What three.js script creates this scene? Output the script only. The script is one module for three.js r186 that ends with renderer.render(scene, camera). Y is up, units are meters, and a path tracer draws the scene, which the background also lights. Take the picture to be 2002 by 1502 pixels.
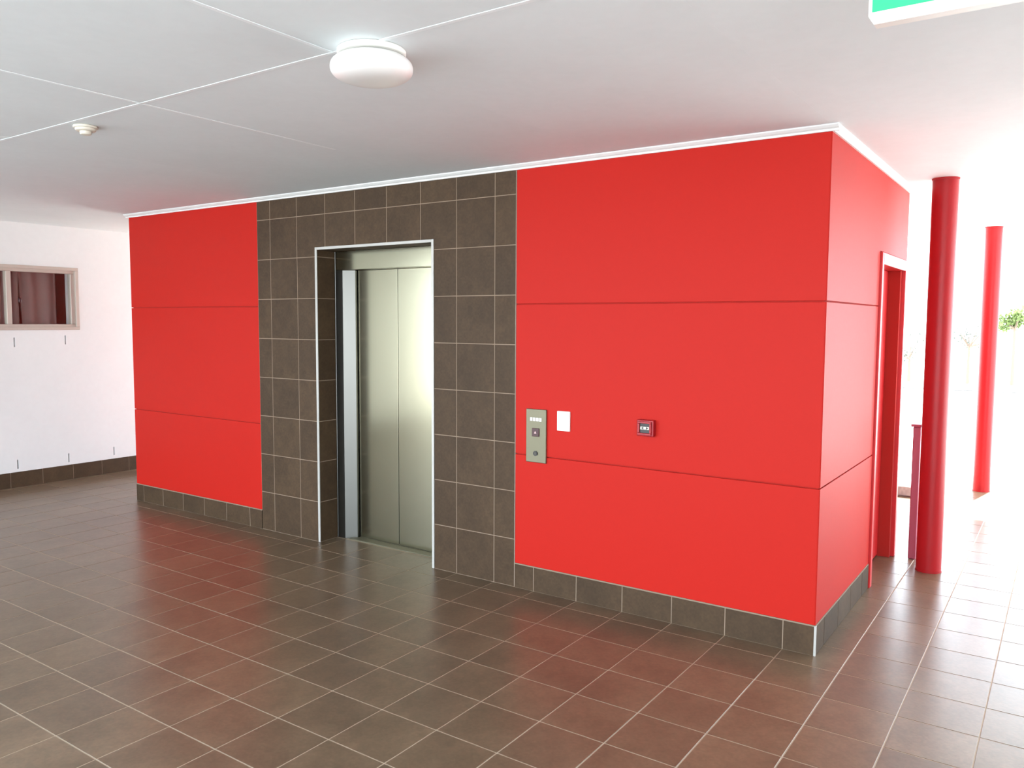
import * as THREE from 'three';
import { RoundedBoxGeometry } from 'three/addons/geometries/RoundedBoxGeometry.js';
import { mergeGeometries } from 'three/addons/utils/BufferGeometryUtils.js';

// ---------------------------------------------------------------- camera, sky, sun, exposure
const scene = new THREE.Scene();
const camera = new THREE.PerspectiveCamera(2 * Math.atan(751 / 1580.3) * 180 / Math.PI, 2002 / 1502, 0.05, 300);
camera.rotation.order = 'YXZ';
camera.position.set(0.9701, 1.6409, 4.0431);
camera.rotation.set(-0.0773, 0.6045, 0.0051);
camera.updateMatrixWorld(true); camera.updateProjectionMatrix();

const renderer = new THREE.WebGLRenderer({ antialias: true });
renderer.toneMapping = THREE.LinearToneMapping;
renderer.toneMappingExposure = 5.2;
renderer.shadowMap.enabled = true;

scene.background = new THREE.Color().setRGB(0.88, 0.99, 1.09);      // bright hazy sky
scene.backgroundIntensity = 1.5;

const sun = new THREE.DirectionalLight(new THREE.Color().setRGB(1, 0.98, 0.96), 10);
sun.position.set(2, 16, -14); sun.target.position.set(0, 0, -2);
sun.castShadow = true; sun.shadow.mapSize.set(2048, 2048); sun.shadow.radius = 2;
Object.assign(sun.shadow.camera, { left: -16, right: 16, top: 16, bottom: -16, near: 1, far: 60 });
scene.add(sun, sun.target);

// ---------------------------------------------------------------- helpers
const V3 = THREE.Vector3;
const taken = {};
function numbered(n) { if (!(n in taken)) { taken[n] = 0; return n; } taken[n]++; return n + '_' + String(taken[n]).padStart(3, '0'); }
function seeded(s) { return () => { s |= 0; s = s + 0x6D2B79F5 | 0; let t = Math.imul(s ^ s >>> 15, 1 | s); t = t + Math.imul(t ^ t >>> 7, 61 | t) ^ t; return ((t ^ t >>> 14) >>> 0) / 4294967296; }; }
const rnd = seeded(7);
function shadows(o) { o.castShadow = true; o.receiveShadow = true; return o; }
function group(name, [x, y, z] = [0, 0, 0], data = {}, parent = scene) {
  const g = new THREE.Group(); g.name = parent === scene ? numbered(name) : name; g.position.set(x, y, z);
  Object.assign(g.userData, data); parent.add(g); return g;
}
const origin = (o) => { const p = new V3(); for (let q = o; q && q !== scene; q = q.parent) p.add(q.position); return p; };
// a mesh whose geometry is centred at the world point (x, y, z); no parent here is turned
function put(name, geo, mat, [x, y, z], parent = scene, data) {
  const m = shadows(new THREE.Mesh(geo, mat)); m.name = parent === scene ? numbered(name) : name;
  m.position.set(x, y, z); if (parent !== scene) m.position.sub(origin(parent));
  if (data) Object.assign(m.userData, data);
  parent.add(m); return m;
}
// box with chamfered edges, 44 triangles, uv in metres
const boxCache = new Map();
function chamfer(w, h, d, c = 0.001, uo = 0, vo = 0) {
  const key = [w, h, d, c, uo, vo].map((v) => v.toFixed(4)).join();
  if (boxCache.has(key)) return boxCache.get(key);
  const H = [w / 2, h / 2, d / 2], pos = [], nor = [], uv = [];
  c = Math.min(c, 0.45 * Math.min(w, h, d));
  const P = (s, a) => new V3(...[0, 1, 2].map((i) => s[i] * (i === a ? H[i] : H[i] - c)));
  const tri = (a, b, e) => {
    const n = new V3().subVectors(b, a).cross(new V3().subVectors(e, a)).normalize();
    const mid = new V3().add(a).add(b).add(e);
    if (n.dot(mid) < 0) { [b, e] = [e, b]; n.negate(); }
    const ax = [Math.abs(n.x), Math.abs(n.y), Math.abs(n.z)], k = ax.indexOf(Math.max(...ax));
    for (const p of [a, b, e]) { pos.push(p.x, p.y, p.z); nor.push(n.x, n.y, n.z); uv.push(uo + (k === 0 ? p.z : p.x), vo + (k === 1 ? p.z : p.y)); }
  };
  for (let a = 0; a < 3; a++) {
    const b = (a + 1) % 3, e = (a + 2) % 3;
    for (const s of [-1, 1]) {
      const q = [[-1, -1], [1, -1], [1, 1], [-1, 1]].map(([i, j]) => { const t = [0, 0, 0]; t[a] = s; t[b] = i; t[e] = j; return P(t, a); });
      tri(q[0], q[1], q[2]); tri(q[0], q[2], q[3]);
    }
    for (const i of [-1, 1]) for (const j of [-1, 1]) {       // edges along axis a
      const t0 = [0, 0, 0], t1 = [0, 0, 0]; t0[a] = -1; t1[a] = 1; t0[b] = t1[b] = i; t0[e] = t1[e] = j;
      const q = [P(t0, b), P(t1, b), P(t1, e), P(t0, e)];
      tri(q[0], q[1], q[2]); tri(q[0], q[2], q[3]);
    }
  }
  for (const i of [-1, 1]) for (const j of [-1, 1]) for (const k of [-1, 1]) tri(P([i, j, k], 0), P([i, j, k], 1), P([i, j, k], 2));
  const g = new THREE.BufferGeometry();
  g.setAttribute('position', new THREE.Float32BufferAttribute(pos, 3));
  g.setAttribute('normal', new THREE.Float32BufferAttribute(nor, 3));
  g.setAttribute('uv', new THREE.Float32BufferAttribute(uv, 2));
  boxCache.set(key, g); return g;
}
function box(name, x0, x1, y0, y1, z0, z1, mat, parent = scene, c = 0.001, data, uo = 0, vo = 0) {
  return put(name, chamfer(x1 - x0, y1 - y0, z1 - z0, c, uo, vo), mat, [(x0 + x1) / 2, (y0 + y1) / 2, (z0 + z1) / 2], parent, data);
}
// outline in x, y extruded along z from z0 to z1
function slab(pts, depth, bevel = 0.001) {
  const s = new THREE.Shape(pts.map(([x, y]) => new THREE.Vector2(x, y)));
  const g = new THREE.ExtrudeGeometry(s, { depth: depth - 2 * bevel, bevelEnabled: bevel > 0, bevelThickness: bevel, bevelSize: bevel, bevelOffset: -bevel, bevelSegments: 1 });
  g.translate(0, 0, bevel); return g;
}

// ---------------------------------------------------------------- textures and materials
function valueNoise(n, cells, seed) {
  const r = seeded(seed), g = Array.from({ length: cells * cells }, r), out = new Float32Array(n * n);
  for (let y = 0; y < n; y++) for (let x = 0; x < n; x++) {
    const fx = x / n * cells, fy = y / n * cells, ix = Math.floor(fx), iy = Math.floor(fy);
    let tx = fx - ix, ty = fy - iy; tx = tx * tx * (3 - 2 * tx); ty = ty * ty * (3 - 2 * ty);
    const q = (i, j) => g[((iy + j) % cells) * cells + (ix + i) % cells];
    out[y * n + x] = (q(0, 0) * (1 - tx) + q(1, 0) * tx) * (1 - ty) + (q(0, 1) * (1 - tx) + q(1, 1) * tx) * ty;
  }
  return out;
}
function noiseTexture(n, layers, fn, srgb, repeat) {
  const maps = layers.map(([c], i) => valueNoise(n, c, 11 + i * 31 + c)), data = new Uint8Array(n * n * 4);
  for (let i = 0; i < n * n; i++) {
    let v = 0; layers.forEach(([, w], k) => { v += w * (maps[k][i] - 0.5); });
    const [r, g, b] = fn(v); data.set([r, g, b, 255].map((t) => Math.max(0, Math.min(255, Math.round(t)))), i * 4);
  }
  const t = new THREE.DataTexture(data, n, n); t.wrapS = t.wrapT = THREE.RepeatWrapping; t.magFilter = THREE.LinearFilter;
  t.minFilter = THREE.LinearMipmapLinearFilter; t.generateMipmaps = true; t.repeat.set(repeat, repeat);
  if (srgb) t.colorSpace = THREE.SRGBColorSpace; t.needsUpdate = true; return t;
}
const grey = (a, s) => (v) => [a + s * v, a + s * v, a + s * v];
const tileMap = noiseTexture(256, [[6, 0.5], [23, 0.35], [90, 0.35], [180, 0.25]], grey(226, 56), true, 1);
const tileBump = noiseTexture(256, [[60, 0.5], [128, 0.5]], grey(128, 160), false, 1.6);
const paintBump = noiseTexture(256, [[40, 0.5], [120, 0.5]], grey(128, 160), false, 2);
const wallMap = noiseTexture(256, [[5, 0.4], [19, 0.3], [80, 0.3]], grey(246, 7), true, 0.4);
const concreteMap = noiseTexture(256, [[7, 0.5], [31, 0.4], [120, 0.5]], grey(215, 70), true, 0.5);
const brushed = (() => {                                             // fine vertical brushing of stainless steel
  const n = 256, r = seeded(5), data = new Uint8Array(n * n * 4), col = Array.from({ length: n }, r);
  for (let y = 0; y < n; y++) for (let x = 0; x < n; x++) { const v = 120 + 40 * (col[x] - 0.5) + 20 * (r() - 0.5); data.set([v, v, v, 255], (y * n + x) * 4); }
  const t = new THREE.DataTexture(data, n, n); t.wrapS = t.wrapT = THREE.RepeatWrapping; t.magFilter = THREE.LinearFilter; t.repeat.set(3, 1); t.needsUpdate = true; return t;
})();
const lin = (r, g, b) => new THREE.Color().setRGB(r, g, b);
const std = (o) => new THREE.MeshStandardMaterial(o);
const phys = (o) => new THREE.MeshPhysicalMaterial(o);
const tileTones = [[0.128, 0.094, 0.066], [0.120, 0.088, 0.062], [0.136, 0.100, 0.070]];
const M = {
  red: phys({ color: lin(0.475, 0.015, 0.009), roughness: 0.52, specularIntensity: 0.28, bumpMap: paintBump, bumpScale: 0.0002 }),
  redGloss: phys({ color: lin(0.56, 0.020, 0.022), roughness: 0.35 }),
  alarmRed: phys({ color: lin(0.34, 0.010, 0.016), roughness: 0.35 }),
  redPost: phys({ color: lin(0.38, 0.014, 0.018), roughness: 0.36, specularIntensity: 0.5 }),
  wallTile: tileTones.map((c) => phys({ color: lin(...c.map((v, i) => v * [0.67, 0.55, 0.41][i])), map: tileMap, roughness: 0.6, specularIntensity: 0.5, bumpMap: tileBump, bumpScale: 0.0003 })),
  floorTile: tileTones.map((c) => phys({ color: lin(...c.map((v, i) => v * 1.5 * [1.02, 0.95, 0.84][i])), map: tileMap, roughness: 0.3, bumpMap: tileBump, bumpScale: 0.0002 })),
  grout: std({ color: lin(0.27, 0.20, 0.145), roughness: 0.9 }),
  floorGrout: std({ color: lin(0.44, 0.35, 0.26), roughness: 0.8 }),
  shaft: std({ color: lin(0.42, 0.40, 0.38), roughness: 0.9 }),
  core: std({ color: lin(0.40, 0.016, 0.010), roughness: 0.9 }),
  ceiling: std({ color: lin(0.82, 0.88, 0.90), roughness: 0.75, map: wallMap }),
  strip: std({ color: lin(0.85, 0.90, 0.92), roughness: 0.5 }),
  cornice: std({ color: lin(0.74, 0.75, 0.74), roughness: 0.5 }),
  render: std({ color: lin(0.80, 0.81, 0.80), roughness: 0.8, map: wallMap }),
  edge: std({ color: lin(0.30, 0.23, 0.18), roughness: 0.6 }),
  trim: std({ color: lin(0.50, 0.49, 0.46), roughness: 0.4, metalness: 0.15 }),
  steel: phys({ color: lin(0.345, 0.325, 0.235), metalness: 1, roughness: 0.18, bumpMap: brushed, bumpScale: 0.00004 }),
  jambSteel: phys({ color: lin(0.15, 0.148, 0.135), metalness: 1, roughness: 0.34, bumpMap: brushed, bumpScale: 0.00004 }),
  plateSteel: phys({ color: lin(0.20, 0.185, 0.125), metalness: 0.7, roughness: 0.5 }),
  whitePlastic: phys({ color: lin(0.86, 0.85, 0.80), roughness: 0.35 }),
  opal: phys({ color: lin(0.90, 0.89, 0.87), roughness: 0.28, clearcoat: 0.3, clearcoatRoughness: 0.2 }),
  cream: phys({ color: lin(0.72, 0.68, 0.58), roughness: 0.4 }),
  black: phys({ color: lin(0.015, 0.012, 0.012), roughness: 0.35 }),
  maroon: phys({ color: lin(0.05, 0.006, 0.008), roughness: 0.3 }),
  arrow: phys({ color: lin(0.75, 0.45, 0.45), roughness: 0.4 }),
  green: phys({ color: lin(0.03, 0.55, 0.23), roughness: 0.35 }),
  frame: std({ color: lin(0.52, 0.46, 0.40), roughness: 0.5, metalness: 0.2 }),
  roomBrown: std({ color: lin(0.40, 0.33, 0.27), roughness: 0.9 }),
  curtain: std({ color: lin(0.23, 0.165, 0.15), roughness: 0.95, side: THREE.DoubleSide }),
  oliveCurtain: std({ color: lin(0.36, 0.30, 0.17), roughness: 0.95, side: THREE.DoubleSide }),
  glass: phys({ color: lin(1, 1, 1), transmission: 1, thickness: 0, roughness: 0.05, ior: 1.5 }),
  concrete: std({ color: lin(0.64, 0.64, 0.63), roughness: 0.9, map: concreteMap }),
  kerb: std({ color: lin(0.42, 0.40, 0.39), roughness: 0.9, map: concreteMap }),
  bark: std({ color: lin(0.16, 0.12, 0.09), roughness: 0.95 }),
  leaf: phys({ color: lin(0.13, 0.19, 0.05), roughness: 0.7, side: THREE.DoubleSide, transmission: 0.2, thickness: 0 }),
  leafDull: phys({ color: lin(0.050, 0.060, 0.048), roughness: 0.7, side: THREE.DoubleSide, transmission: 0.2, thickness: 0 }),
  post: phys({ color: lin(0.42, 0.10, 0.16), roughness: 0.4 }),
};
const S = (label, extra = {}) => ({ kind: 'structure', label, ...extra });
const T = 0.3, JX = -0.1557, GAP = 0.005;                             // tile module, a vertical joint, joint width
const H = 2.57, SK = 0.15, TOP = 2.54, J1 = 0.835, J2 = 1.745;         // ceiling, skirting, cornice foot, panel joints
const XL = -5.97, TX0 = -4.205, TX1 = -1.80;                           // left end of lift wall, tiled bay
const DX0 = -3.56, DX1 = -2.44, DY = 2.168;                            // lift opening, outside of its trim
const ZB = -2.2;                                                       // back of the lift block
const WX = -7.435;                                                     // face of the white wall
const FXL = -1.19, FZL = -3.8;                                         // behind the block the roof is shallower
const FX0 = WX, FX1 = 4.0, FZ0 = -5.6, FZ1 = 5.4;                      // floor and ceiling extents

// ---------------------------------------------------------------- ground and floor
{
  const g = new THREE.BoxGeometry(160, 0.4, 160); const uv = g.attributes.uv; for (let i = 0; i < uv.count; i++) uv.setXY(i, uv.getX(i) * 160, uv.getY(i) * 160);
  put('pavement', g, M.concrete, [0, -0.25, 0], scene, S('pale concrete pavement outside the building', { category: 'pavement' }));
}
const floor = group('floor', [0, 0, 0], S('brown ceramic tiled floor with pale grout lines', { category: 'floor' }));
box('grout_bed', FX0 - 0.2, FX1, -0.05, -0.0012, FZ0, FZ1, M.floorGrout, floor, 0);
{
  const tiles = [], eye = camera.position;
  const z0 = 0.1339;                                                   // a joint that runs along x
  for (let i = -26; i <= 15; i++) for (let j = -20; j <= 28; j++) {
    const a = Math.max(JX + i * T + GAP / 2, FX0), b = Math.min(JX + (i + 1) * T - GAP / 2, FX1);
    const c = Math.max(z0 + j * T + GAP / 2, FZ0), d = Math.min(z0 + (j + 1) * T - GAP / 2, FZ1);
    if (b - a < 0.02 || d - c < 0.02) continue;
    if (a > XL + 0.02 && b < -0.02 && c > ZB + 0.02 && d < -0.02) continue;      // under the lift block
    let seen = 0, size = 0;
    const q = [[a, c], [b, c], [b, d], [a, d]].map(([x, z]) => new V3(x, 0, z));
    for (const p of q) {
      const v = p.clone().project(camera);
      if (p.clone().applyMatrix4(camera.matrixWorldInverse).z > -0.1 || Math.abs(v.x) > 1.02 || Math.abs(v.y) > 1.02) continue;
      let hid = false;                                                 // behind the block?
      for (let k = 1; k < 60 && !hid; k++) { const s = k / 60, x = eye.x + (p.x - eye.x) * s, z = eye.z + (p.z - eye.z) * s; hid = x > XL && x < 0 && z > ZB && z < -0.03; }
      if (!hid) seen++;
    }
    if (seen) { const mid = new V3((a + b) / 2, 0, (c + d) / 2), r = mid.distanceTo(eye); size = (b - a) * (d - c) * eye.y / (r * r * r); }
    tiles.push({ a, b, c, d, size, tone: Math.floor(rnd() * 3), u: Math.floor(rnd() * 4) * 0.23, v: Math.floor(rnd() * 4) * 0.31 });
  }
  tiles.sort((p, q) => q.size - p.size);
  const rest = [];
  tiles.forEach((t, n) => {
    if (n < 300 && t.size > 0) box('floor_tile', t.a, t.b, -0.012, 0, t.c, t.d, M.floorTile[t.tone], floor, 0.001, undefined, t.u, t.v);
    else { const g = chamfer(t.b - t.a, 0.012, t.d - t.c, 0.001, t.u, t.v).clone(); g.translate((t.a + t.b) / 2, -0.006, (t.c + t.d) / 2); rest.push(g); }
  });
  put('floor_tiles_beyond', mergeGeometries(rest), M.floorTile[0], [0, 0, 0], floor, { kind: 'stuff' });
}

// ---------------------------------------------------------------- ceiling
const ceiling = group('ceiling', [0, H, 0], S('white flat sheeted ceiling with raised joint strips', { category: 'ceiling' }));
box('roof_slab', FX0 - 0.3, FX1, H + 0.012, H + 0.35, FZL, FZ1, M.ceiling, ceiling, 0.005);
box('roof_slab', FXL, FX1, H + 0.012, H + 0.35, FZ0, FZL, M.ceiling, ceiling, 0.005);
for (let i = -6; i < 5; i++) for (const [c, d] of [[FZ0, FZL], [FZL, 2.02], [2.02, FZ1]]) {
  const a = Math.max(-1.19 + 1.19 * i, FX0), b = Math.min(-1.19 + 1.19 * (i + 1), FX1);
  if (b - a > 0.05 && !(c === FZ0 && a < FXL - 0.1)) box('ceiling_sheet', a, b, H, H + 0.012, c, d, M.ceiling, ceiling, 0.0002, undefined, i * 0.37, c);
}
for (let i = -4; i < 4; i++) box('joint_strip', -1.19 + 1.19 * i - 0.009, -1.19 + 1.19 * i + 0.009, H - 0.002, H, 2.032, FZ1, M.strip, ceiling, 0.0012);
box('joint_strip', FX0, FX1, H - 0.002, H, 2.011, 2.029, M.strip, ceiling, 0.0012);
box('joint_strip', -2.388, -2.372, H - 0.0015, H, 0.9, 2.008, M.strip, ceiling, 0.0006);

// ---------------------------------------------------------------- lift block: front wall
const wf = group('wall_front', [-3, 0, 0], S('red panelled lift block front with a brown tiled bay', { category: 'wall' }));
const BK = -0.012;                                                     // face of the wall behind panels and tiles
box('wall_core', XL + 0.012, DX0, 0, H, -0.17, BK, M.core, wf, 0);
box('wall_core', DX1, BK, 0, H, -0.17, BK, M.core, wf, 0);
box('wall_core', DX0, DX1, DY, H, -0.17, BK, M.core, wf, 0);
box('tile_bed', TX0, DX0, 0, TOP, BK - 0.001, -0.0015, M.grout, wf, 0);
box('tile_bed', DX1, TX1, 0, TOP, BK - 0.001, -0.0015, M.grout, wf, 0);
box('tile_bed', DX0, DX1, DY, TOP, BK - 0.001, -0.0015, M.grout, wf, 0);
const g2 = 0.0032;
for (const [a, b] of [[XL, TX0 - 0.001], [TX1 + 0.006, -0.003]])
  for (const [c, d] of [[SK + 0.004, J1 - g2], [J1 + g2, J2 - g2], [J2 + g2, TOP + 0.01]])
    box('red_panel', a, b, c, d, BK, 0, M.red, wf, 0.0015, undefined, a, c);
for (let k = 5; k <= 13; k++) for (let r = 0; r < 9; r++) {
  const a = Math.max(JX - (k + 1) * T + GAP / 2, TX0), b = Math.min(JX - k * T - GAP / 2, TX1);
  const c = Math.max(r * T + GAP / 2, 0), d = Math.min((r + 1) * T - GAP / 2, TOP + 0.01);
  if (b - a < 0.015) continue;
  const mat = M.wallTile[Math.floor(rnd() * 3)], uo = Math.floor(rnd() * 4) * 0.23, vo = Math.floor(rnd() * 4) * 0.31;
  const tile = (a, b, c, d) => { if (b - a > 0.01 && d - c > 0.01) box('wall_tile', a, b, c, d, -0.011, 0, mat, wf, 0.001, undefined, uo, vo); };
  if (b <= DX0 || a >= DX1 || c >= DY) tile(a, b, c, d);
  else if (d <= DY) { if (a < DX0) tile(a, DX0, c, d); if (b > DX1) tile(DX1, b, c, d); }
  else if (a >= DX0 && b <= DX1) tile(a, b, DY, d);
  else {                                                               // tile notched round a corner of the opening
    const mx = (a + b) / 2, pts = a < DX0 ? [[a, c], [DX0, c], [DX0, DY], [b, DY], [b, d], [a, d]] : [[DX1, c], [b, c], [b, d], [a, d], [a, DY], [DX1, DY]];
    put('wall_tile', slab(pts.map(([x, y]) => [x - mx, y]), 0.011), mat, [mx, 0, -0.011], wf);
  }
}
box('edge_trim', TX1, TX1 + 0.005, 0, TOP, BK, 0.001, M.edge, wf, 0.0005);
box('edge_trim', TX0 - 0.004, TX0, SK, TOP, BK, -0.001, M.edge, wf, 0.0004);
// tiles lining the sides and head of the lift opening
const RX0 = DX0 + 0.018, RX1 = DX1 - 0.018, RY = DY - 0.02, RZ = -0.17;
for (const [x0, x1] of [[DX0, RX0], [RX1, DX1]]) {
  box('tile_bed', x0 + 0.0015, x1 - 0.0015, 0, DY - 0.001, RZ, -0.005, M.grout, wf, 0);
  for (let r = 0; r < 8; r++) box('reveal_tile', x0, x1, r * T + GAP / 2, Math.min((r + 1) * T - GAP / 2, RY), RZ, -0.004, M.wallTile[r % 3], wf, 0.001, undefined, r * 0.23, r * 0.31);
}
box('tile_bed', RX0, RX1, RY + 0.0015, DY - 0.0015, RZ, -0.005, M.grout, wf, 0);
for (let k = 7; k <= 11; k++) {
  const a = Math.max(JX - (k + 1) * T + GAP / 2, RX0), b = Math.min(JX - k * T - GAP / 2, RX1);
  if (b - a > 0.02) box('reveal_tile', a, b, RY, DY - 0.001, RZ, -0.004, M.wallTile[k % 3], wf, 0.001, undefined, k * 0.23, 0);
}

// skirting tiles along the front
const bf = group('baseboard_front', [-3, 0, 0], S('brown tile skirting under the front red panels', { category: 'skirting' }));
function skirtX(x0, x1, z, parent, first) {
  box('tile_bed', x0, x1, 0, SK - 0.001, z - 0.012, z - 0.0015, M.grout, parent, 0);
  box('top_joint', x0, x1, SK - 0.003, SK + 0.004, z - 0.012, z - 0.002, M.grout, parent, 0);
  for (let k = -1; k <= 20; k++) {
    const a = Math.max(JX - (k + 1) * T + GAP / 2, x0), b = Math.min(JX - k * T - GAP / 2, x1);
    if (b - a > 0.01) box('skirting_tile', a, b, 0.001, SK - 0.003, z - 0.011, z, M.wallTile[(k + 3 + first) % 3], parent, 0.001, undefined, k * 0.23, k * 0.31);
  }
}
skirtX(XL, TX0 - 0.002, 0.004, bf, 0);
skirtX(TX1 + 0.006, -0.004, 0.004, bf, 1);
box('corner_trim', -0.004, 0.006, 0, SK + 0.002, -0.006, 0.006, M.trim, bf, 0.001);

// ---------------------------------------------------------------- lift block: side, back and far walls
const DZ0 = -1.26, DZ1 = -2.14, DH = 2.07;                              // side doorway, outside of its frame
const wr = group('wall_right', [0, 0, -1.1], S('red panelled side of the lift block with a doorway', { category: 'wall' }));
box('wall_core', -0.14, -0.012, 0, H, DZ0, -0.17, M.core, wr, 0);
box('wall_core', -0.14, -0.012, DH, H, DZ1, DZ0, M.core, wr, 0);
box('wall_core', -0.14, -0.012, 0, H, ZB + 0.012, DZ1, M.core, wr, 0);
const PZ = DZ0 + 0.006;
for (const [c, d] of [[SK + 0.004, J1 - g2], [J1 + g2, J2 - g2]]) box('red_panel', BK, 0, c, d, PZ, -0.003, M.red, wr, 0.0015, undefined, 0.4, c);
{
  const pts = [[0.003, J2 + g2], [-PZ, J2 + g2], [-PZ, DH + 0.006], [-ZB, DH + 0.006], [-ZB, TOP + 0.01], [0.003, TOP + 0.01]];
  const g = slab(pts.map(([u, v]) => [u, v]), 0.012, 0.0015); g.rotateY(Math.PI / 2);     // x of the outline runs along -z
  put('red_panel', g, M.red, [BK, 0, 0], wr);
}
box('red_panel', BK, 0, 0, DH + 0.004, ZB, DZ1 - 0.004, M.red, wr, 0.0015);
const br = group('baseboard_right', [0, 0, -0.6], S('brown tile skirting along the side of the lift block', { category: 'skirting' }));
box('tile_bed', -0.008, 0.0025, 0, SK - 0.001, DZ0 + 0.004, -0.006, M.grout, br, 0);
box('top_joint', -0.008, 0.002, SK - 0.003, SK + 0.004, DZ0 + 0.004, -0.006, M.grout, br, 0);
for (let k = 0; k < 5; k++) {
  const a = Math.max(-0.166 - k * T - 0.0, DZ0 + 0.004) + 0.0025, b = -0.166 - (k - 1) * T - 0.0025;
  if (Math.min(b, -0.007) - a > 0.02) box('skirting_tile', -0.007, 0.004, 0.001, SK - 0.003, a, Math.min(b, -0.007), M.wallTile[k % 3], br, 0.001, undefined, k * 0.23, k * 0.17);
}
const wb = group('wall_back', [-3, 0, ZB], S('red panelled back of the lift block', { category: 'wall' }));
box('wall_core', XL + 0.012, -0.012, 0, H, ZB + 0.012, ZB + 0.15, M.core, wb, 0);
for (const [c, d] of [[0.004, J1 - g2], [J1 + g2, J2 - g2], [J2 + g2, TOP + 0.01]]) box('red_panel', XL, 0, c, d, ZB, ZB + 0.012, M.red, wb, 0.0015);
const wl2 = group('wall_far_side', [XL, 0, -1.1], S('red panelled far side of the lift block facing the white wall', { category: 'wall' }));
box('wall_core', XL + 0.012, XL + 0.15, 0, H, ZB + 0.15, -0.17, M.core, wl2, 0);
for (const [c, d] of [[0.004, J1 - g2], [J1 + g2, J2 - g2], [J2 + g2, TOP + 0.01]]) box('red_panel', XL, XL + 0.012, c, d, ZB + 0.013, -0.013, M.red, wl2, 0.0015);

box('wall_outer', FX1 - 0.2, FX1, 0, H, -1.5, FZ1, M.render, scene, 0.002, S('white rendered wall opposite the side of the lift block', { category: 'wall' }));
box('upper_storeys', FX0 - 0.3, FX1, H + 0.35, H + 13, FZL, FZ1, M.render, scene, 0.01, S('rendered upper storeys of the building above the ceiling', { category: 'building' }));

// cornice round the top of the block: a stepped, rounded moulding
const ct = group('trim_1', [-3, TOP, 0], S('white cornice moulding between the red walls and the ceiling', { category: 'cornice' }));
{
  const prof = [[0, 0], [0.010, 0], [0.012, 0.010], [0.022, 0.014], [0.030, 0.021], [0.033, 0.024], [0.033, 0.03], [0, 0.03]];   // out, up
  const run = (len) => { const g = slab(prof, len, 0); return g; };
  // outline (out, up) -> (z, y), length -> x
  const toFront = new THREE.Matrix4().set(0, 0, 1, 0, 0, 1, 0, 0, 1, 0, 0, 0, 0, 0, 0, 1);
  const gf = run(-XL + 0.066); gf.applyMatrix4(toFront);
  const flip = (g) => { const p = g.attributes.position; for (let i = 0; i < p.count; i += 3) { for (let k = 0; k < 3; k++) { const a = p.array[(i + 1) * 3 + k]; p.array[(i + 1) * 3 + k] = p.array[(i + 2) * 3 + k]; p.array[(i + 2) * 3 + k] = a; } } g.computeVertexNormals(); return g; };
  put('cornice_length', flip(gf), M.cornice, [XL - 0.033, TOP, 0], ct);
  const gs = run(-ZB + 0.033); put('cornice_length', gs, M.cornice, [0, TOP, ZB - 0.033], ct);
}

// ---------------------------------------------------------------- lift entrance
const lift = group('elevator_entrance', [-3, 0, -0.2], { label: 'brushed steel lift doors in a pale framed opening of the brown tiled bay', category: 'elevator' });
const E0 = 0.0006;                                                     // clearance between the angle and the tiles
box('edge_angle', DX0 + E0, DX0 + 0.02, E0, DY - E0, -0.0025, 0.006, M.trim, lift, 0.002);
box('edge_angle', DX1 - 0.02, DX1 - E0, E0, DY - E0, -0.0025, 0.006, M.trim, lift, 0.002);
box('edge_angle', DX0 + 0.02, DX1 - 0.02, DY - 0.02, DY - E0, -0.0025, 0.006, M.trim, lift, 0.002);
const OX0 = -3.395, OX1 = -2.595, OY = 2.01;
for (const e of [-1, 1]) {                                              // outline in plan: narrow front, splayed inner face
  const far = e < 0 ? RX0 : RX1, near = e < 0 ? OX0 : OX1, pts = [[far, 0.178], [far - e * 0.075, 0.178], [near, 0.235], [near, 0.305], [far, 0.305]];
  if (e > 0) pts.reverse();
  const g = slab(pts.map(([x, d]) => [x, d]), OY, 0.0015); g.rotateX(-Math.PI / 2);   // plan depth runs along -z, length up
  put('jamb', g, M.jambSteel, [0, 0, 0], lift, { label: 'bright steel door jamb' });
}
box('jamb_return', DX0, RX0, 0, RY, -0.305, -0.176, M.jambSteel, lift, 0.002);
box('jamb_return', RX1, DX1, 0, RY, -0.305, -0.176, M.jambSteel, lift, 0.002);
box('header', RX0, RX1, OY + 0.001, RY, -0.3, -0.178, M.steel, lift, 0.002);
const SEAM = (OX0 + OX1) / 2;
box('door_panel', OX0 + 0.008, SEAM - 0.003, 0.012, OY - 0.001, -0.30, -0.258, M.steel, lift, 0.001);
box('door_panel', SEAM + 0.003, OX1 - 0.008, 0.012, OY - 0.001, -0.30, -0.258, M.steel, lift, 0.001, undefined, 0.4, 0);
box('sill', OX0 - 0.03, OX1 + 0.03, 0.0005, 0.008, -0.251, -0.178, M.plateSteel, lift, 0.001);
box('sill', OX0 - 0.03, OX1 + 0.03, 0.0005, 0.008, -0.34, -0.261, M.plateSteel, lift, 0.001);   // the gap between the two is the door track
box('shaft_backing', DX0, DX1, 0, DY + 0.1, -0.46, -0.401, M.shaft, lift, 0);

// ---------------------------------------------------------------- side doorway
const door = group('door_1', [0, 0, -1.7], S('red door set back in the side wall of the lift block', { category: 'door' }));
box('door_frame_jamb', -0.14, 0.014, 0, DH, DZ0 - 0.05, DZ0, M.redGloss, door, 0.003);
box('door_frame_jamb', -0.14, 0.014, 0, DH, DZ1, DZ1 + 0.05, M.redGloss, door, 0.003);
box('door_frame_head', -0.14, 0.014, DH - 0.07, DH, DZ1 + 0.05, DZ0 - 0.05, M.redGloss, door, 0.003);
box('door_leaf', -0.13, -0.09, 0.008, DH - 0.072, DZ1 + 0.053, DZ0 - 0.053, M.redGloss, door, 0.002);

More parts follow.
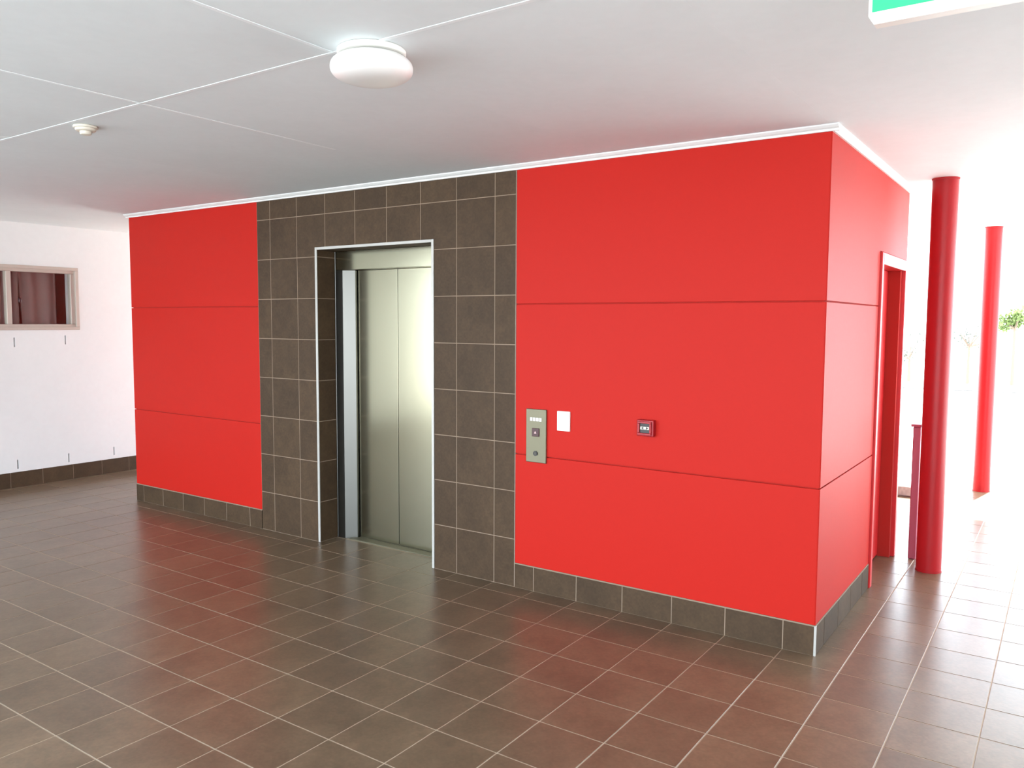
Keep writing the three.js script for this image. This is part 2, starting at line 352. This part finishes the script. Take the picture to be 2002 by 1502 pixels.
// ---------------------------------------------------------------- white wall on the left with its window
const WZ0 = -0.265, WZ1 = 1.0, WY0 = 1.555, WY1 = 2.14, WT = 0.22;
const LZ0 = -5.6, LZ1 = 5.4;
const wl = group('wall_left', [WX, 0, 0], S('white rendered wall with a small high window and weep slots', { category: 'wall' }));
{
  // weep slots are real gaps: the wall is one outline with holes, extruded
  const s = new THREE.Shape([[LZ0, 0], [LZ1, 0], [LZ1, H], [LZ0, H]].map(([a, b]) => new THREE.Vector2(a, b)));
  const hole = (a, b, c, d) => s.holes.push(new THREE.Path([[a, c], [a, d], [b, d], [b, c]].map(([x, y]) => new THREE.Vector2(x, y))));
  hole(WZ0, WZ1, WY0, WY1);
  for (const [z, y] of [[0.344, 1.415], [-0.14, 1.43], [0.83, 1.42], [0.358, 0.225], [-0.131, 0.222], [-0.607, 0.231], [0.84, 0.225]]) hole(z - 0.006, z + 0.006, y - 0.045, y + 0.045);
  const g = new THREE.ExtrudeGeometry(s, { depth: WT, bevelEnabled: false });      // outline (z, y), depth along -x
  const m = new THREE.Matrix4().set(0, 0, -1, 0, 0, 1, 0, 0, 1, 0, 0, 0, 0, 0, 0, 1);
  g.applyMatrix4(m);
  put('wall_body', g, M.render, [WX, 0, 0], wl);
  box('wall_lining', WX - WT - 0.02, WX - WT - 0.001, 0, WY0 - 0.01, LZ0, LZ1, M.render, wl, 0);
}
const bl = group('baseboard_left', [WX, 0, 0], S('brown tile skirting along the white wall', { category: 'skirting' }));
box('tile_bed', WX, WX + 0.008, 0, SK - 0.001, LZ0, LZ1, M.grout, bl, 0);
for (let j = -18; j < 27; j++) {
  const a = Math.max(0.134 + j * T + GAP / 2, LZ0), b = Math.min(0.134 + (j + 1) * T - GAP / 2, LZ1);
  if (b - a > 0.02) box('skirting_tile', WX + 0.0005, WX + 0.0105, 0.001, SK, a, b, M.wallTile[(j + 30) % 3], bl, 0.001, undefined, j * 0.23, j * 0.31);
}
const win = group('window_1', [WX, WY0, (WZ0 + WZ1) / 2], S('small two-pane window with dark curtains in the white wall', { category: 'window' }));
{
  const fx0 = WX - 0.075, fx1 = WX - 0.01, w = 0.045, mid = 0.37;
  box('frame_rail', fx0, fx1, WY0, WY0 + 0.035, WZ0, WZ1, M.frame, win, 0.003);
  box('frame_rail', fx0, fx1, WY1 - 0.04, WY1, WZ0, WZ1, M.frame, win, 0.003);
  box('frame_stile', fx0, fx1, WY0 + 0.035, WY1 - 0.04, WZ0, WZ0 + 0.05, M.frame, win, 0.003);
  box('frame_stile', fx0, fx1, WY0 + 0.035, WY1 - 0.04, WZ1 - 0.05, WZ1, M.frame, win, 0.003);
  box('mullion', fx0, fx1, WY0 + 0.035, WY1 - 0.04, mid - 0.022, mid + 0.022, M.frame, win, 0.003);
  box('architrave', WX - 0.012, WX + 0.014, WY0 - 0.022, WY0 + 0.008, WZ0 - 0.02, WZ1 + 0.02, M.frame, win, 0.003);
  box('architrave', WX - 0.012, WX + 0.014, WY1 - 0.01, WY1 + 0.022, WZ0 - 0.02, WZ1 + 0.02, M.frame, win, 0.003);
  box('architrave', WX - 0.012, WX + 0.014, WY0 + 0.008, WY1 - 0.01, WZ0 - 0.02, WZ0 + 0.012, M.frame, win, 0.003);
  for (const [a, b] of [[WZ0 + 0.05, mid - 0.022], [mid + 0.022, WZ1 - 0.05]]) box('pane', WX - 0.045, WX - 0.041, WY0 + 0.035, WY1 - 0.04, a, b, M.glass, win, 0);
  const lt = put('latch', new THREE.SphereGeometry(0.018, 12, 8).scale(0.7, 1.5, 0.9), M.maroon, [WX - 0.035, 1.82, 0.262], win);
}
const room = group('window_room', [WX - 0.8, 0, 0.4], S('dim brown room behind the small window', { category: 'room' }));
box('room_wall', WX - 1.5, WX - 1.4, 0, H, -1.2, 2, M.roomBrown, room, 0);
box('room_wall', WX - 1.4, WX - WT, 0, H, -1.2, -1.1, M.roomBrown, room, 0);
box('room_wall', WX - 1.4, WX - WT, 0, H, 1.9, 2, M.roomBrown, room, 0);
box('room_floor', WX - 1.4, WX - WT, 0, 0.05, -1.1, 1.9, M.roomBrown, room, 0);
box('room_ceiling', WX - 1.5, WX - WT, H, H + 0.1, -1.2, 2, M.roomBrown, room, 0);
function curtain(name, label, z0, z1, lean, mat, folds, seed) {          // hanging cloth, its lower edge pulled aside by lean
  const nu = 40, nv = 16, pos = [], idx = [], r = seeded(seed), ph = r() * 6, y0 = 1.3, y1 = 2.3;
  for (const side of [0, 1]) for (let j = 0; j <= nv; j++) for (let i = 0; i <= nu; i++) {
    const u = i / nu, v = j / nv, z = z0 + (z1 - z0) * u + lean[0] * (1 - u) * (1 - v) + lean[1] * u * (1 - v);
    pos.push(0.018 * Math.sin(u * folds * 6.283 + ph + 0.6 * v) - side * 0.003, y0 + (y1 - y0) * v, z);
  }
  const N = (nu + 1) * (nv + 1), at = (s, i, j) => s * N + j * (nu + 1) + i;
  for (const s of [0, 1]) for (let j = 0; j < nv; j++) for (let i = 0; i < nu; i++) {
    const [a, b, c, d] = [at(s, i, j), at(s, i + 1, j), at(s, i + 1, j + 1), at(s, i, j + 1)];
    s ? idx.push(a, b, c, a, c, d) : idx.push(a, c, b, a, d, c);
  }
  for (let j = 0; j < nv; j++) for (const i of [0, nu]) { const [a, b, c, d] = [at(0, i, j), at(1, i, j), at(1, i, j + 1), at(0, i, j + 1)]; idx.push(a, b, c, a, c, d); }
  const g = new THREE.BufferGeometry(); g.setAttribute('position', new THREE.Float32BufferAttribute(pos, 3)); g.setIndex(idx); g.computeVertexNormals();
  put(name, g, mat, [WX - 0.17, 0, 0], scene, { label, category: 'curtain', group: 'curtains behind the small window' });
}
curtain('curtain', 'wide brown curtain filling the pane beside the white wall corner', -0.15, 0.215, [0.0, -0.05], M.curtain, 2, 3);
curtain('curtain', 'narrow brown curtain strip hanging next to the window mullion', 0.222, 0.40, [0.004, 0], M.curtain, 2, 9);
curtain('curtain', 'olive curtain behind the second window pane', 0.43, 0.98, [0, 0], M.oliveCurtain, 4, 14);

// ---------------------------------------------------------------- fittings on the red wall
const cp = group('elevator_call_panel', [-1.638, 0.797, 0], { label: 'tall steel lift call panel on the red wall beside the tiled bay', category: 'call panel' });
put('plate', new RoundedBoxGeometry(0.142, 0.322, 0.014, 2, 0.004), M.plateSteel, [-1.638, 0.958, 0.007], cp);
{
  const em = group('emblem', [-1.638, 1.058, 0.014], {}, cp); em.position.sub(cp.position); em.userData.label = 'row of white blocks';
  for (let i = 0; i < 4; i++) box('emblem_block', -1.679 + i * 0.0212, -1.679 + i * 0.0212 + 0.0165, 1.047, 1.068, 0.0138, 0.0152, M.whitePlastic, em, 0.0004);
  const b = put('call_button', new RoundedBoxGeometry(0.05, 0.05, 0.008, 2, 0.003), M.maroon, [-1.638, 0.98, 0.017], cp, { label: 'dark square button' });
  put('button_mark', slab([[-0.008, -0.004], [0.008, -0.004], [0, 0.010]], 0.002, 0.0003), M.arrow, [-1.638, 0.978, 0.0205], b);
  const k = put('key_switch', new THREE.CylinderGeometry(0.0145, 0.0145, 0.008, 24).rotateX(Math.PI / 2), M.black, [-1.638, 0.853, 0.017], cp, { label: 'black key switch' });
  box('key_slot', -1.6395, -1.6365, 0.846, 0.860, 0.0206, 0.0214, M.plateSteel, k, 0.0003);
}
const wp = group('wall_plate', [-1.45, 1.002, 0], { label: 'blank white plastic plate on the red wall beside the call panel', category: 'wall plate' });
put('plate', new RoundedBoxGeometry(0.087, 0.117, 0.012, 2, 0.004), M.whitePlastic, [-1.4495, 1.0605, 0.006], wp);
for (const y of [1.016, 1.105]) put('screw_cap', new THREE.CylinderGeometry(0.004, 0.004, 0.002, 12).rotateX(Math.PI / 2), M.cream, [-1.4495, y, 0.0128], wp);

const fa = group('fire_alarm_call_point', [-0.918, 1.02, 0], { label: 'small red break-glass fire alarm box on the red wall', category: 'fire alarm' });
put('back_box', new RoundedBoxGeometry(0.1, 0.09, 0.034, 2, 0.006), M.alarmRed, [-0.918, 1.064, 0.017], fa);
{
  const fr = 0.011;
  box('bezel', -0.958, -0.878, 1.09, 1.101, 0.034, 0.044, M.alarmRed, fa, 0.002); box('bezel', -0.958, -0.878, 1.027, 1.038, 0.034, 0.044, M.alarmRed, fa, 0.002);
  box('bezel', -0.958, -0.958 + fr, 1.038, 1.09, 0.034, 0.044, M.alarmRed, fa, 0.002); box('bezel', -0.878 - fr, -0.878, 1.038, 1.09, 0.034, 0.044, M.alarmRed, fa, 0.002);
  const w = box('break_glass', -0.947, -0.889, 1.038, 1.09, 0.034, 0.0365, M.black, fa, 0.0005, { label: 'dark glass with pale markings' });
  box('pale_strip', -0.944, -0.892, 1.057, 1.072, 0.0365, 0.0372, M.cream, w, 0.0002);
  for (const s of [-1, 1]) put('arrow_mark', slab([[0, -0.008], [s * 0.014, 0], [0, 0.008]], 0.0007, 0), M.black, [-0.918 + s * 0.008, 1.0645, 0.0372], w);
}

// ---------------------------------------------------------------- ceiling fittings
const cl = group('ceiling_light', [-1.06, H, 1.965], { label: 'round white opal dome light fixed to the ceiling', category: 'ceiling light' });
{
  const lathe = (pts) => new THREE.LatheGeometry(pts.map(([r, y]) => new THREE.Vector2(r, y)), 56);
  put('base_ring', lathe([[0, 0], [0.114, 0], [0.118, -0.004], [0.118, -0.016], [0.112, -0.020], [0, -0.020]].reverse()), M.whitePlastic, [-1.06, H, 1.965], cl);
  const p = []; for (let i = 0; i <= 22; i++) { const a = -Math.PI / 2 + i / 22 * Math.PI * 0.86; p.push([0.142 * Math.pow(Math.cos(a), 0.62) || 0, -0.062 + 0.047 * Math.sign(Math.sin(a)) * Math.pow(Math.abs(Math.sin(a)), 0.9)]); } p[0][0] = 0;
  put('diffuser', lathe(p), M.opal, [-1.06, H, 1.965], cl);
}
const sd = group('smoke_detector', [-2.99, H, 1.94], { label: 'small cream smoke detector on the ceiling beside a joint strip', category: 'smoke detector' });
{
  const lathe = (pts) => new THREE.LatheGeometry(pts.map(([r, y]) => new THREE.Vector2(r, y)).reverse(), 36);
  put('base', lathe([[0, 0], [0.052, 0], [0.055, -0.003], [0.055, -0.010], [0.050, -0.013], [0, -0.013]]), M.cream, [-2.99, H, 1.94], sd);
  put('dome', lathe([[0.046, -0.012], [0.046, -0.020], [0.040, -0.026], [0, -0.026]]), M.cream, [-2.99, H, 1.94], sd);
  put('sensor_cap', lathe([[0.026, -0.026], [0.026, -0.038], [0.020, -0.042], [0, -0.042]]), M.cream, [-2.99, H, 1.94], sd);
}
const es = group('exit_sign', [0.776, 2.3, 2.08], { label: 'green hanging sign with a white border below the ceiling', category: 'sign' });
{
  const x0 = 0.566, x1 = 0.986, y0 = 2.298, y1 = 2.50, z0 = 2.045, z1 = 2.08, c = 0.012;
  const pts = [[x0 + c, y0], [x1 - c, y0], [x1, y0 + c * 1.6], [x1, y1], [x0, y1], [x0, y0 + c * 1.6]].map(([x, y]) => [x - 0.776, y]);
  put('case', slab(pts, z1 - z0, 0.002), M.whitePlastic, [0.776, 0, z0], es);
  box('green_face', x0 + 0.008, x1 - 0.008, y0 + 0.026, y1 - 0.012, z1 - 0.0005, z1 + 0.0015, M.green, es, 0.0005, { label: 'green sign face' });
  box('green_face', x0 + 0.008, x1 - 0.008, y0 + 0.026, y1 - 0.012, z0 - 0.0015, z0 + 0.0005, M.green, es, 0.0005);
  for (const x of [0.66, 0.89]) put('hanger', new THREE.CylinderGeometry(0.006, 0.006, H - y1, 12), M.whitePlastic, [x, (H + y1) / 2, 2.0625], es);
}

// ---------------------------------------------------------------- columns and post
function column(x, z, r, label) {
  const c = group('column', [x, 0, z], { label, category: 'column', group: 'round red steel columns' });
  put('shaft', new THREE.CylinderGeometry(r, r, H, 48), M.redPost, [x, H / 2, z], c);
  put('head_collar', new THREE.CylinderGeometry(r + 0.004, r + 0.004, 0.012, 48), M.redPost, [x, H - 0.006, z], c);
  put('foot_collar', new THREE.CylinderGeometry(r + 0.003, r + 0.003, 0.01, 48), M.redPost, [x, 0.005, z], c);
}
column(0.258, -1.88, 0.077, 'thick round red column standing beside the red doorway');
column(0.31, -5.05, 0.075, 'round red column at the sunlit outer edge of the floor');
const bo = group('bollard', [0.125, 0, -2.12], { label: 'waist-high mauve post with a flat cap behind the thick red column', category: 'post' });
put('post_shaft', new RoundedBoxGeometry(0.05, 0.93, 0.05, 2, 0.008), M.post, [0.125, 0.465, -2.12], bo);
put('cap', new RoundedBoxGeometry(0.075, 0.018, 0.075, 2, 0.005), M.post, [0.125, 0.939, -2.12], bo);

// ---------------------------------------------------------------- outdoors
box('kerb', -2.6, -0.14, 0, 0.11, -4.75, -4.3, M.kerb, scene, 0.015, { label: 'low concrete kerb behind the lift block', category: 'kerb' });
box('kerb', -14, 10, -0.05, 0.12, -19.4, -19.1, M.kerb, scene, 0.02, { label: 'long low concrete kerb across the far pavement', category: 'kerb' });
function shrub(name, label, x, z, h, r, leaves, size, mat, seed) {
  const g = group(name, [x, -0.05, z], { label, category: 'tree', group: 'young trees beyond the far kerb' }), R = seeded(seed);
  const stems = [], lf = [];
  const limb = (a, b, r0, r1) => { const d = new V3().subVectors(b, a), t = new THREE.CylinderGeometry(r1, r0, d.length(), 7, 1); t.translate(0, d.length() / 2, 0); t.applyQuaternion(new THREE.Quaternion().setFromUnitVectors(new V3(0, 1, 0), d.clone().normalize())); t.translate(a.x, a.y, a.z); stems.push(t); };
  const fork = new V3(0, h - r, 0); limb(new V3(), fork, 0.05, 0.03);
  for (let i = 0; i < 9; i++) {
    const a = R() * 6.283, e = 0.2 + R() * 1.1, tip = new V3(Math.cos(a) * Math.cos(e), Math.sin(e), Math.sin(a) * Math.cos(e)).multiplyScalar(r * (0.6 + 0.5 * R())).add(fork);
    limb(fork, tip, 0.022, 0.006);
    for (let k = 0; k < leaves / 9; k++) {
      const c = tip.clone().lerp(fork, R() * 0.5).add(new V3(R() - 0.5, R() - 0.5, R() - 0.5).multiplyScalar(r * 0.55));
      const q = new THREE.Quaternion().setFromEuler(new THREE.Euler(R() * 6, R() * 6, R() * 6)), s = size * (0.6 + 0.8 * R());
      const p = [[0, -1, 0], [0.4, -0.1, 0.08], [0, 1, 0], [-0.4, -0.1, 0.08]].map(([u, v, w]) => new V3(u * s, v * s, w * s).applyQuaternion(q).add(c));
      for (const t of [0, 1, 2, 0, 2, 3]) lf.push(p[t].x, p[t].y, p[t].z);
    }
  }
  const w = new THREE.Mesh(mergeGeometries(stems), M.bark); w.name = 'trunk'; g.add(shadows(w));
  const lg = new THREE.BufferGeometry(); lg.setAttribute('position', new THREE.Float32BufferAttribute(lf, 3)); lg.computeVertexNormals();
  const l = new THREE.Mesh(lg, mat); l.name = 'foliage'; g.add(shadows(l));
}
shrub('young_tree', 'leafy green young tree beyond the far red column', -0.25, -20.6, 2.1, 0.55, 700, 0.07, M.leaf, 21);
shrub('young_tree', 'thin sparse young tree between the thick red column and the far one', -1.3, -21, 1.65, 0.6, 150, 0.045, M.leafDull, 33);
shrub('young_tree', 'sparse young tree seen in the gap beside the red doorway', -2.75, -21, 1.4, 0.7, 180, 0.05, M.leafDull, 45);

renderer.render(scene, camera);
